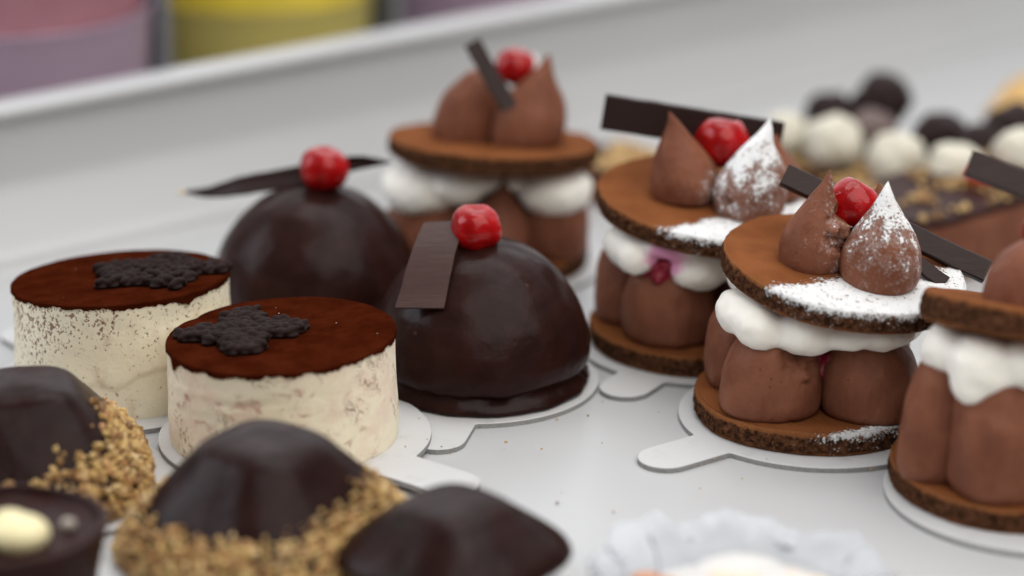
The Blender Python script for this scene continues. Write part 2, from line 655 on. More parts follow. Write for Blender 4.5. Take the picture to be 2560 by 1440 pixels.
def slab(p0, p1, up, w, th, seg=24, bend=None, rag=.02, seed=0):
    """flat bar from p0 to p1 (its long axis), of height w along `up`, thickness th; bend(u)->offset vector"""
    p0, p1, up = Vector(p0), Vector(p1), Vector(up)
    ax = (p1 - p0)
    a = ax.normalized()
    up = (up - a * up.dot(a)).normalized()
    nr = a.cross(up)
    V, Fc = [], []
    c = .12 * th
    sec = [(-w / 2 + c, -th / 2), (w / 2 - c, -th / 2), (w / 2, -th / 2 + c), (w / 2, th / 2 - c), (w / 2 - c, th / 2), (-w / 2 + c, th / 2), (-w / 2, th / 2 - c), (-w / 2, -th / 2 + c)]
    for i in range(seg + 1):
        u = i / seg
        o = p0 + ax * u + (Vector(bend(u)) if bend else Vector((0, 0, 0)))
        for (su, sn) in sec:
            j = rag * nz(u * 9 + seed, su * 2, 4)
            q = o + up * (su + (j if su > 0 else -j * .7)) + nr * sn
            V.append(tuple(q))
    m = len(sec)
    for i in range(seg):
        for k in range(m):
            k2 = (k + 1) % m
            Fc.append((i * m + k, (i + 1) * m + k, (i + 1) * m + k2, i * m + k2))
    Fc.append(tuple(range(m)))
    Fc.append(tuple(seg * m + k for k in range(m - 1, -1, -1)))
    return V, Fc


def make_cherry(r, seed, sq=(1, 1, 1), dimple=(0.1, 0, 1)):
    V = []
    dm = Vector(dimple).normalized()
    for p in ICO3[0]:
        v = Vector(p)
        k = 1 + .075 * fr(p[0] * 1.1 + seed, p[1] * 1.1, p[2] * 1.1, 2) + .012 * fr(p[0] * 2.2 + seed, p[1] * 2.2, p[2] * 2.2, 2)
        d = v.dot(dm)
        if d > .8:
            k -= .22 * ((d - .8) / .2) ** 2
        V.append((p[0] * r * k * sq[0], p[1] * r * k * sq[1], p[2] * r * k * sq[2]))
    return V, ICO3[1]


def board_mesh(r, tab_ang, tab_len=2.3, tab_w=1.55, th=.16):
    """round cake card with a rounded pull tab at tab_ang (degrees)"""
    pts = []
    hw = tab_w / 2
    a0 = math.asin((hw + .06) / r)
    n = 120
    for i in range(n + 1):
        a = a0 + (2 * math.pi - 2 * a0) * i / n
        pts.append((r * math.cos(a), r * math.sin(a)))
    # concave fillet, tab, rounded tip
    xr = math.sqrt(r * r - hw * hw)
    L = r + tab_len
    pts.append((xr + .05, -hw))
    for i in range(17):
        a = -math.pi / 2 + math.pi * i / 16
        pts.append((L - hw + hw * math.cos(a), hw * math.sin(a)))
    pts.append((xr + .05, hw))
    ca, sa = math.cos(math.radians(tab_ang)), math.sin(math.radians(tab_ang))
    P = [(x * ca - y * sa, x * sa + y * ca) for x, y in pts]
    N = len(P)
    V, Fc, fm = [], [], []
    inset = .018
    for zz, ins in ((0, 0), (th - .018, 0), (th, inset)):
        for x, y in P:
            d = math.hypot(x, y)
            V.append((x * (1 - ins / d), y * (1 - ins / d), zz))
    for L_ in range(2):
        for k in range(N):
            k2 = (k + 1) % N
            Fc.append((L_ * N + k, L_ * N + k2, (L_ + 1) * N + k2, (L_ + 1) * N + k))
            fm.append(1 if L_ == 0 else 0)
    Fc.append(tuple(2 * N + k for k in range(N)))
    fm.append(0)
    Fc.append(tuple(range(N - 1, -1, -1)))
    fm.append(1)
    return V, Fc, fm


# ------------------------------------------------------------------ shared materials
TRAY = m_tray()
B_TOP, B_EDGE = m_board()
CHERRY = m_cherry()
RASP = m_raspberry()
PLATE = m_plate_chocolate('dark_chocolate_plate')
NUTS = m_nuts()

# ------------------------------------------------------------------ counter and tray
D = Vector((.779713, .626137, 0))           # direction of the tray's back wall
NI = Vector((.626137, -.779713, 0))         # from that wall into the tray
A0 = Vector((-17.26, 83.07, 0))             # a point at the foot of the wall


def tp(s, n, z=0):
    p = A0 + D * s + NI * n
    return (p.x, p.y, z)


V, Fc = [], []
for q in ((-220, -160), (220, -160), (220, 300), (-220, 300)):
    V.append((q[0], q[1], -.6))
ctr = mk('counter', V, [(0, 1, 2, 3)], m_simple('counter_grey', (.22, .22, .235), .5, .2, .2))
tag(ctr, kind='structure')


def build_tray():
    S0, S1, N0, N1 = -36, 92, 0, 56
    prof = [(-1.75, 0), (-1.58, .012), (-1.42, .05), (-1.30, .13), (-1.23, .25), (-1.20, .36), (-1.15, .44), (-1.06, .50), (-.93, .60), (-.70, .90),
            (.22, 2.12), (.40, 2.40), (.48, 2.65), (.52, 2.95), (.80, 4.1), (.84, 4.55),
            (.66, 4.62), (.46, 4.72), (.42, 4.88), (.48, 5.02), (.66, 5.11), (1.0, 5.14), (1.65, 5.11), (1.95, 5.04), (2.1, 4.87), (2.13, 4.47), (2.01, 4.45), (1.95, 4.77), (1.25, 4.87), (1.1, 4.5), (.9, 2.2), (-.4, .4), (-.9, -.45)]
    V, Fc = [], []
    ring = None
    for (o, z) in prof:
        rc = 5.0 + o
        cs = [(S1 + o - rc, N1 + o - rc, 0), (S0 - o + rc, N1 + o - rc, 90), (S0 - o + rc, N0 - o + rc, 180), (S1 + o - rc, N0 - o + rc, 270)]
        r = []
        for (cs_, cn, a0) in cs:
            for k in range(13):
                a = math.radians(a0 + 90 * k / 12)
                r.append(tp(cs_ + rc * math.cos(a), cn + rc * math.sin(a), z))
        ring = len(r)
        V += r
    for i in range(len(prof) - 1):
        for k in range(ring):
            k2 = (k + 1) % ring
            Fc.append((i * ring + k, (i + 1) * ring + k, (i + 1) * ring + k2, i * ring + k2))
    Fc.append(tuple(range(ring)))
    Fc.append(tuple((len(prof) - 1) * ring + k for k in range(ring - 1, -1, -1)))
    o = mk('display_tray', V, Fc, TRAY)
    return o


tray = build_tray()
tag(tray, 'large glossy white display tray with raised rim that all the cakes stand in', 'tray')


# ------------------------------------------------------------------ cake boards
def add_board(loc, r, ang, label, z=0.0, tab_len=2.3):
    V, Fc, fm = board_mesh(r, ang, tab_len)
    o = mk('cake_board', V, Fc, [B_TOP, B_EDGE], loc=(loc[0], loc[1], z), smooth=False, fmat=fm)
    tag(o, label, 'cake board', 'white cake boards with pull tabs')
    return o


add_board((8.76, 69.09), 4.0, 215.5, 'white cake board whose tab points left, under the front powdered biscuit cake', tab_len=2.35)
add_board((5.85, 75.3), 3.95, 239, 'round white cake board under the powdered biscuit cake with pink stained cream', tab_len=1.7)
add_board((-.75, 82.9), 3.9, 60, 'white cake board under the unpowdered biscuit cake at the back by the wall')
add_board((13.92, 63.56), 4.0, 330, 'white cake board under the biscuit cake cut off by the right edge')
add_board((-1.05, 71.9), 3.62, 258, 'white cake board with a tab towards the viewer, under the front chocolate dome', tab_len=2.0)
add_board((-6.25, 77.95), 3.62, 120, 'white cake board under the rear chocolate dome with the curled shaving')
add_board((-11.6, 71.5), 3.85, 130, 'white cake board under the rear tiramisu with the long dark ornament')
add_board((-6.05, 67.21), 3.8, 322, 'white cake board under the front tiramisu cake', z=.165, tab_len=2.6)
add_board((-12.9, 63.96), 3.9, 20, 'white cake board under the nut rimmed chocolate cake at the left edge')
add_board((-6.17, 59.81), 3.9, 200, 'white cake board under the nut rimmed chocolate cake in the middle foreground')


# ------------------------------------------------------------------ biscuit sandwich cakes
def sandwich(loc, label, cfg):
    t = thing('biscuit_sandwich_cake', label, 'cake', (loc[0], loc[1], .165), 'stacked chocolate biscuit cakes with mousse')
    sd = cfg['seed']
    zb = -.165
    R, tb = 3.45, .66
    mb = m_cookie('biscuit_base', R, tb, cfg.get('base_sugar'), True, sd + .5)
    V, Fc = cookie(R, tb, sd)
    mk('base_biscuit', V, Fc, mb, t, (0, 0, 0))
    mm = m_mousse('milk_chocolate_mousse', None, 1.0, sd)
    for i, (x, y, Rr, h, ln, tr) in enumerate(cfg['low']):
        V, Fc = dollop(Rr, h, ln, seed=sd * 10 + i, amp=.09, prof=cfg.get('lowprof', {}).get(i, SQUAT), tears=tr)
        o = mk('mousse_dollop', V, Fc, mm, t, (x, y, tb + zb + .165 - .06), (0, 0, i * 70 if not tr else 0))
    V, Fc = blobs([(x, y, z + zb, a, b, c) for (x, y, z, a, b, c) in cfg['cream']], .085, 15, sd, .09)
    st = cfg.get('stain')
    mk('cream_filling', V, Fc, m_cream('white_cream', ((st[0], st[1], st[2] + zb), st[3]) if st else None, sd), t)
    for (x, y, z, r) in cfg.get('rasp', ()):
        el = []
        for p in ICO1[0]:
            el.append((x + p[0] * r * .72, y + p[1] * r * .72, z + zb + p[2] * r * .72, r * .36, r * .36, r * .36))
        el.append((x, y, z + zb, r * .8, r * .8, r * .8))
        V, Fc = blobs(el, .06, 2)
        mk('raspberry', V, Fc, RASP, t)
    Rt, tt = cfg['Rt'], cfg['tt']
    cx, cz, rl, pt = cfg['top']
    mt = m_cookie('biscuit_top', Rt, tt, cfg.get('sugar'), False, sd)
    V, Fc = cookie(Rt, tt, sd + 3)
    V = [(x, y, z - tt / 2) for x, y, z in V]
    # material reads z from the bottom face, so keep the mesh origin there
    V = [(x, y, z + tt / 2) for x, y, z in V]
    M = Euler((math.radians(pt), math.radians(rl), 0)).to_matrix()
    off = M @ Vector((0, 0, -tt / 2))
    mk('top_biscuit', V, Fc, mt, t, (cx + off.x, off.y, cz + zb + off.z), (pt, rl, 0))
    for i, d in enumerate(cfg['dollops']):
        x, y, z, Rr, h, ln = d[:6]
        su, kw = d[6], d[7] if len(d) > 7 else {}
        V, Fc = dollop(Rr, h, ln, seed=sd * 20 + i, **{**dict(amp=.06), **kw})
        mk('piped_dollop', V, Fc, m_mousse('milk_chocolate_mousse', su, 1.0, sd + i * 3.1), t, (x, y, z + zb))
    if cfg.get('cherry'):
        x, y, z, r, sq, dm = cfg['cherry']
        V, Fc = make_cherry(r, sd * 3.3, sq, dm)
        mk('glace_cherry', V, Fc, CHERRY, t, (x, y, z + zb))
    for (p0, p1, up, w, th) in cfg.get('bars', ()):
        p0, p1 = (p0[0], p0[1], p0[2] + zb), (p1[0], p1[1], p1[2] + zb)
        V, Fc = slab(p0, p1, up, w, th, rag=.03, seed=sd)
        mid = [(a + b) / 2 for a, b in zip(p0, p1)]
        V = [(v[0] - mid[0], v[1] - mid[1], v[2] - mid[2]) for v in V]
        o = mk('chocolate_bar', V, Fc, PLATE, t, mid, smooth=False)
    return t


TORN = (.75, -.25, 1.15, .85, .42)
# front powdered cake
sandwich((8.61, 69.24), 'front powdered biscuit cake with the brightest red cherry, on the board whose tab points left', dict(
    seed=1, Rt=3.5, tt=.62, top=(.70, 4.36, 7.7, 4.5),
    sugar=(.50, -.87, .85, .55), base_sugar=(.42, -.91, 3.05, .35),
    low=[(-1.42, -1.45, 1.36, 2.55, (.2, .1), ((.75, -.75, 1.75, .75, .30),)), (1.45, -1.50, 1.42, 2.35, (.1, .3), ()), (-1.85, .75, 1.25, 2.6, (.1, 0), ()), (1.5, 1.35, 1.35, 2.5, (0, 0), ()), (-.2, 2.0, 1.2, 2.4, (0, 0), ())],
    cream=[(-2.0, -1.0, 3.55, .95, 1.2, .72), (-1.75, -1.75, 3.4, .85, .85, .68), (-.45, -2.1, 3.35, 1.0, .75, .62), (.65, -2.2, 3.3, .8, .65, .48), (1.55, -2.0, 3.25, .95, .75, .47),
           (0, 0, 3.5, 2.5, 2.4, .6), (2.0, -.4, 3.2, 1.0, 1.3, .55), (2.55, .6, 2.7, .6, .9, .65), (-1.2, 1.6, 3.6, 1.2, 1.0, .7)],
    rasp=[(.12, -1.15, 2.15, .62)],
    dollops=[(-.20, -.35, 4.55, .93, 2.85, (.38, .15), (.6, -.35, .1, .98, .5), dict(tears=(TORN,), amp=.08)),
             (1.58, -1.10, 4.28, 1.05, 3.05, (.12, .1), (.45, -.05, 1.0, 1.78, 1.25), dict(amp=.07)),
             (1.72, .75, 4.45, .92, 2.3, (-.1, 0), None)],
    cherry=(.93, .28, 6.22, .76, (1, 1, 1.08), (.5, .3, .9)),
    bars=[((-.85, 1.9, 6.65), (4.87, .55, 4.15), (-.25, .55, .8), .66, .28), ((2.35, -.1, 5.0), (3.5, -.55, 4.2), (.2, .75, .5), .5, .12)]))

# powdered cake behind it
sandwich((5.78, 75.22), 'powdered biscuit cake with pink raspberry stained cream and a dark bar standing upright', dict(
    seed=2, Rt=3.48, tt=.60, top=(.20, 4.45, 6.0, 4.5),
    sugar=(.62, -.78, 1.35, .5), base_sugar=None,
    low=[(-.98, -1.35, 1.48, 2.6, (0, .1), ()), (-2.05, .35, 1.22, 2.55, (.1, 0), ()), (1.75, -1.1, 1.4, 2.5, (0, 0), ()), (.5, 1.5, 1.4, 2.5, (0, 0), ())],
    cream=[(-2.25, -1.1, 3.55, .78, 1.0, .70), (-2.05, -1.85, 3.5, .7, .75, .58), (-.25, -2.15, 3.2, .88, .8, .74), (-1.1, -2.15, 3.85, .85, .65, .36), (1.1, -2.0, 3.3, 1.0, .8, .6), (.1, 0, 3.55, 2.6, 2.3, .6), (1.9, .2, 3.3, 1.0, 1.2, .6)],
    stain=(-1.3, -2.6, 3.55, .78), rasp=[(-1.32, -1.95, 3.12, .60)],
    dollops=[(-.58, -.25, 4.66, 1.0, 2.8, (-.48, .1), (.75, -.6, -.15, 1.0, .35), dict(amp=.09)),
             (1.30, -1.0, 4.46, 1.08, 2.95, (.55, .1), (-.35, -.15, 1.0, 1.2, 1.2), dict(amp=.075, dents=((-.75, -.72, .62, .22, .28),))),
             (2.1, .75, 4.5, .95, 2.0, (.1, 0), None)],
    cherry=(.58, .35, 6.35, .83, (1.0, 1, .98), (.1, .2, 1)),
    bars=[((-3.0, 1.55, 6.98), (2.45, 1.25, 6.17), (0, .12, 1), 1.08, .30)]))

# unpowdered cake at the back
sandwich((-.87, 82.78), 'biscuit cake without powder on its top biscuit, at the back by the tray wall', dict(
    seed=3, Rt=3.52, tt=.60, top=(.25, 4.12, 2.8, -6.0), sugar=None,
    low=[(-2.0, -.8, 1.3, 2.3, (0, 0), ()), (.35, -2.0, 1.0, 2.95, (.5, -.1), ()), (2.25, -1.0, 1.18, 2.3, (0, 0), ()), (0, 1.5, 1.4, 2.3, (0, 0), ()), (1.7, 1.4, 1.2, 2.3, (0, 0), ())],
    lowprof={1: DROP},
    cream=[(-2.15, -.9, 3.0, 1.3, 1.4, .92), (-.9, -1.5, 3.25, 1.0, .9, .66), (2.25, -1.0, 3.0, 1.25, 1.45, .88), (0, .4, 3.35, 2.7, 2.4, .55)],
    dollops=[(-.62, -.1, 4.36, 1.15, 2.35, (.45, 0), None, dict(prof=FLATT)),
             (1.30, -.6, 4.3, 1.22, 3.1, (.85, .1), None, dict(amp=.05)),
             (1.45, .75, 4.2, .9, 2.95, (.2, 0), (0, 0, 1, 2.2, .5))],
    cherry=(.98, .05, 6.85, .66, (1, 1, .98), (.2, 0, 1)),
    bars=[((-.42, -1.15, 7.95), (.80, -1.75, 5.9), (.5, .6, .5), .62, .10)]))

# cake cut off by the right edge
sandwich((13.52, 64.09), 'biscuit cake with tall mousse and no powder, cut off by the right edge', dict(
    seed=4, Rt=3.45, tt=.80, top=(.65, 4.70, 9.0, -15.0), sugar=None,
    low=[(-2.42, -.8, .98, 3.5, (.35, .2), ()), (-.75, -1.75, 1.45, 3.5, (.1, .3), ()), (1.6, -1.2, 1.4, 3.4, (0, 0), ()), (-.9, 1.4, 1.4, 3.4, (0, 0), ()), (1.5, 1.3, 1.4, 3.4, (0, 0), ())],
    cream=[(-2.15, -.55, 4.2, .72, .9, .74), (-1.35, -1.65, 4.2, 1.0, 1.0, .85), (-1.75, -2.0, 3.75, .55, .55, .5), (.1, -2.0, 4.35, 1.2, .95, .78), (.4, 0, 4.45, 2.6, 2.4, .6), (1.8, -1.2, 4.3, 1.0, 1.0, .7)],
    dollops=[(-.30, -.75, 5.35, 1.12, 1.85, (.3, .1), None, dict(prof=FLATT, amp=.12)), (1.5, -.9, 5.1, 1.1, 2.7, (.2, 0), None), (1.2, .9, 4.7, 1.0, 2.5, (0, 0), None)],
    cherry=(.50, .3, 7.1, .74, (1, 1, 1), (.2, .2, 1)),
    bars=[((-1.65, .85, 8.83), (3.6, -.4, 7.0), (.25, .5, .8), .72, .26)]))


# ------------------------------------------------------------------ glazed domes
def dome(loc, label, seed, z_top, cherry, sq):
    t = thing('glazed_dome_cake', label, 'cake', (loc[0], loc[1], .165), 'glazed chocolate domes')
    oz = seed * 5.1
    # lower disc
    pr = interp_profile([(2.9, 0), (3.14, .02), (3.24, .10), (3.17, .24), (3.02, .42), (2.92, .60), (2.7, .8)], 20)

    def f1(x, y, z, i, a):
        k = 1 + .022 * fr(math.cos(a) * 1.6 + oz, math.sin(a) * 1.6, z * .9, 3) + .02 * fr(math.cos(a) * 3 + oz, math.sin(a) * 3, z * 2.2, 2)
        return x * k, y * k, z
    V, Fc = lathe(pr, 128, f1)
    g = m_glaze('dark_chocolate_glaze', .30, 1.0, seed)
    mk('glazed_base', V, Fc, g, t)
    zt = z_top - .165
    cps = [(2.35, .62), (2.85, .50), (3.10, .58), (3.22, .86), (3.22, 1.25), (3.09, 1.85), (2.82, 2.5), (2.38, 3.15), (1.80, 3.7), (1.15, 4.07), (.5, 4.26), (.015, 4.31)]
    pr = [(max(r, .01), .5 + (z - .5) * (zt - .5) / 3.81) for r, z in interp_profile(cps, 60)]

    def f2(x, y, z, i, a):
        c, s = math.cos(a), math.sin(a)
        k = 1 + .022 * fr(c * .9 + oz, s * .9, z * .35, 2)
        # wavy lower lip of the set glaze
        lip = max(0, 1 - max(0, z - .45) / .9)
        zz = z + lip * (.16 * fr(c * 1.5 + oz, s * 1.5, 2, 3) + .12 * math.exp(-((a - 5.75) / .35) ** 2))
        k += lip * .012 * fr(c * 4 + oz, s * 4, z, 2)
        return x * k, y * k, zz
    V, Fc = lathe(pr, 144, f2)
    mk('glazed_dome', V, Fc, m_glaze('dark_chocolate_glaze', .33, 1.05, seed + 2), t)
    V, Fc = make_cherry(cherry[3], seed * 2.7, sq, (.05, -.1, 1))
    mk('glace_cherry', V, Fc, CHERRY, t, (cherry[0], cherry[1], cherry[2] - .165))
    return t


d_front = dome((-.91, 71.83), 'front chocolate dome with a flat bent chocolate strip leaning beside its cherry', 1.0, 4.50, (-.14, -.12, 4.86, .75), (1, 1, .98))
d_rear = dome((-6.24, 77.96), 'rear chocolate dome with a long curled chocolate shaving behind its cherry', 2.3, 4.25, (.38, 0, 4.80, .76), (1.03, 1, .95))

# leaning strip of the front dome
V, Fc = [], []
rows = 22
for i in range(rows + 1):
    u = i / rows
    L_ = Vector((-1.64 + u * -.77, .05 - 2.35 * u, 4.99 - 1.70 * u))
    R_ = Vector((-.44 + u * -.58, .05 - 2.52 * u, 5.06 - 1.72 * u))
    kink = -.09 * max(0, (u - .70)) / .3 + .17 * math.sin(math.pi * min(1, u / .85))
    for w in range(9):
        q = L_.lerp(R_, w / 8)
        e_ = (.02 * nz(u * 7, w * 3.3, 1)) if w in (0, 8) else 0
        V.append((q.x + e_, q.y, q.z + kink))
n1 = len(V)
V += [(x, y + .055, z - .06) for x, y, z in V]
for i in range(rows):
    for w in range(8):
        a = i * 9 + w
        Fc.append((a, a + 9, a + 10, a + 1))
        Fc.append((n1 + a, n1 + a + 1, n1 + a + 10, n1 + a + 9))
for i in range(rows):
    for w in (0, 8):
        a = i * 9 + w
        Fc.append((a, n1 + a, n1 + a + 9, a + 9) if w == 0 else (a, a + 9, n1 + a + 9, n1 + a))
for w in range(8):
    Fc.append((w, w + 1, n1 + w + 1, n1 + w))
    a = rows * 9 + w
    Fc.append((a, n1 + a, n1 + a + 1, a + 1))
o = mk('chocolate_strip', [(v[0] + 1.3, v[1] + 1, v[2] - .165 - 4) for v in V], Fc, m_plate_chocolate('tempered_chocolate', 2.1), d_front, (-1.3, -1, 4), smooth=False)

# curled shaving of the rear dome
cl = [(-4.22, 1.2, 3.66), (-3.4, 1.05, 3.70), (-2.35, .75, 4.0), (-1.2, .6, 4.25), (0, .6, 4.5), (.9, .62, 4.72), (1.6, .6, 4.82), (2.45, .55, 4.84)]
hw = [.03, .17, .32, .33, .30, .26, .20, .02]
C3 = interp_profile([c + (h,) for c, h in zip(cl, hw)], 48)
V, Fc = [], []
for i, (x, y, z, h) in enumerate(C3):
    u = i / 47
    tw = math.radians(18 + 22 * math.sin(u * 5))
    up = Vector((0, math.sin(tw), math.cos(tw)))
    for w in range(7):
        s = w / 6 * 2 - 1
        cup = .10 * (1 - s * s)
        rg = 1 + .06 * nz(u * 24, s, 2)
        V.append((x, y + up.y * s * h * rg + cup, z + up.z * s * h * rg))
n1 = len(V)
V += [(x, y + .05, z) for x, y, z in V]
for i in range(47):
    for w in range(6):
        a = i * 7 + w
        Fc.append((a, a + 7, a + 8, a + 1))
        Fc.append((n1 + a, n1 + a + 1, n1 + a + 8, n1 + a + 7))
    for w in (0, 6):
        a = i * 7 + w
        Fc.append((a, n1 + a, n1 + a + 7, a + 7) if w == 0 else (a, a + 7, n1 + a + 7, n1 + a))
o = mk('chocolate_shaving', [(v[0], v[1], v[2] - .165) for v in V], Fc, PLATE, d_rear)
V, Fc = blobs([(-4.3, 1.18, 3.52, .10, .08, .09), (-4.2, 1.2, 3.46, .07, .07, .06)], .03, 2)
mk('nut_crumb', V, Fc, m_simple('pale_nut', (.72, .58, .36), .6), d_rear)
# a nut crumb stuck on the front dome
V, Fc = blobs([(.42, -1.62, 3.62, .045, .04, .04), (.46, -1.62, 3.64, .03, .03, .03)], .015, 1)
mk('nut_crumb', V, Fc, m_simple('golden_crumb', (.62, .40, .17), .6), d_front)


# ------------------------------------------------------------------ tiramisu cakes
def tiramisu(loc, z0, label, seed, h, kind, orn, tilt=(0, 0)):
    def lean(V):
        return [(x, y, z + (min(z / h, 1.1)) * (tilt[0] * x + tilt[1] * y)) for x, y, z in V]
    t = thing('tiramisu_cake', label, 'cake', (loc[0], loc[1], z0), 'round tiramisu cakes')
    oz = seed * 3.7
    Rb = 3.16
    cps = [(3.12, 0), (3.19, .05), (Rb + .03, h * .25), (Rb, h * .5), (Rb - .02, h * .8), (Rb - .03, h - .03), (Rb - .10, h)]
    pr = interp_profile(cps, 56)

    def f(x, y, z, i, a):
        c, s = math.cos(a), math.sin(a)
        k = 1 + .008 * fr(c * 1.5 + oz, s * 1.5, z * .7, 3) + .0025 * fr(c * 12 + oz, s * 12, z * 1.2, 2)
        if kind == 1:
            # a flap of cream torn off the lower right
            edge = .95 + .30 * nz(a * 2.6, 1, oz) + .12 * nz(a * 9, 2, oz) + .55 * max(0, (a - 4.75)) / .8
            w = max(0, min(1, (edge - z) / .05)) * max(0, min(1, (a - 4.45) / .25)) * max(0, min(1, (6.1 - a) / .2))
            k -= .022 * w
        else:
            # smeared dents and ridges on the left
            for (ca, cz, wa, wz, dp) in ((4.02, h * .40, .30, .50, .022), (3.75, h * .72, .5, .12, -.006), (4.45, h * .70, .55, .07, .010), (4.15, h * .22, .2, .3, .02)):
                k -= dp * math.exp(-((a - ca) / wa) ** 2 - ((z - cz - .25 * (a - ca)) / wz) ** 2)
            # nick in the rim
            k -= .03 * math.exp(-((a - 2.55) / .07) ** 2) * max(0, (z - h + .35) / .35)
        return x * k, y * k, z
    V, Fc = lathe(pr, 220, f)
    V = lean(V)
    mk('cream_body', V, Fc, m_mascarpone(seed, h, kind), t)
    # cocoa layer with a ragged rim
    pr = []
    for k in range(8):
        pr.append((Rb + .012, h - .26 + .29 * k / 7))
    pr += [(Rb - .02, h + .055), (Rb - .08, h + .075), (Rb * .9, h + .08), (Rb * .75, h + .085), (Rb * .55, h + .09), (Rb * .3, h + .09), (.02, h + .09)]

    def f3(x, y, z, i, a):
        c, s = math.cos(a), math.sin(a)
        r = math.hypot(x, y)
        k = 1 + .008 * fr(c * 1.5 + oz, s * 1.5, h * .7, 3) + .004 * fr(c * 9 + oz, s * 9, 1, 3)
        if kind == 2:
            k -= .035 * math.exp(-((a - 2.55) / .08) ** 2)
        zz = z
        if i < 8:
            drop = .10 + .10 * fr(c * 5 + oz, s * 5, 4, 4) + .05 * fr(c * 24 + oz, s * 24, 4, 3)
            drop = max(.03, min(.30, drop))
            if kind == 1:
                drop += .16 * math.exp(-((a - 5.45) / .18) ** 2) * (.6 + .6 * abs(nz(a * 30, 1, 3)))
            else:
                drop += .28 * math.exp(-((a - 3.62) / .05) ** 2)
            zz = h + .03 - drop * (7 - i) / 7
        else:
            zz = z + .02 * fr(x * .6 + oz, y * .6, 2, 3) + .006 * fr(x * 5, y * 5, oz, 2)
        return x * k, y * k, zz
    V, Fc = lathe(pr, 420, f3, cap_bot=False)
    V = lean(V)
    mk('cocoa_layer', V, Fc, m_cocoa(seed), t)
    # braided chocolate ornament: plaited rows of short piped lobes inside a ragged leaf outline
    cx, cy, sx, sy, pts, r0, r1, ph, ang0 = orn
    el = []
    rnd = random.Random(int(seed * 10))
    row = -6
    for row in range(-6, 7):
        for k in range(-8, 9):
            u = k * .29 + (.145 if row % 2 else 0) + rnd.uniform(-.05, .05)
            v = row * .31 + rnd.uniform(-.04, .04)
            th = math.atan2(v, u)
            lim = r0 + r1 * math.cos(pts * (th - math.radians(ph))) + .16 * nz(math.cos(th) * 2 + oz, math.sin(th) * 2, 1)
            d = math.hypot(u, v)
            if d > lim:
                continue
            yaw = (.75 if row % 2 else -.75) + rnd.uniform(-.18, .18)
            Mx = Euler((rnd.uniform(-.15, .15), rnd.uniform(-.22, .22), yaw)).to_matrix()
            el.append((u * sx, v * sy, .16 + .07 * (1 - d / lim) + rnd.uniform(-.03, .04), .27, .125, .13, Mx))
            el.append((u * sx, v * sy, .07, .24, .22, .08))
    V, Fc = blobs(el, .036, 2, seed, .02)
    mo = m_simple('piped_dark_chocolate', (.017, .0088, .0074), .6, .5, 2.0, .04, spec=.07)
    ca, sa = math.cos(math.radians(ang0)), math.sin(math.radians(ang0))
    V = [(x * ca - y * sa, x * sa + y * ca, z) for x, y, z in V]
    V = [(x, y, z + tilt[0] * (x + cx) + tilt[1] * (y + cy)) for x, y, z in V]
    mk('piped_ornament', V, Fc, mo, t, (cx, cy, h + .08))
    return t


tiramisu((-11.40, 71.6), .165, 'rear tiramisu with cocoa specked side and a long dark ornament at its right', 1.0, 3.2, 1,
         (1.05, -.15, 1.2, 1.1, 5, 1.42, .24, 0, 8), (.047, -.07))
tiramisu((-6.36, 67.25), .33, 'front tiramisu with smeared pinkish side and a star shaped dark ornament', 2.0, 2.85, 2,
         (-1.02, -.02, 1.0, 1.0, 4, 1.38, .38, 6, 0), (.045, -.01))


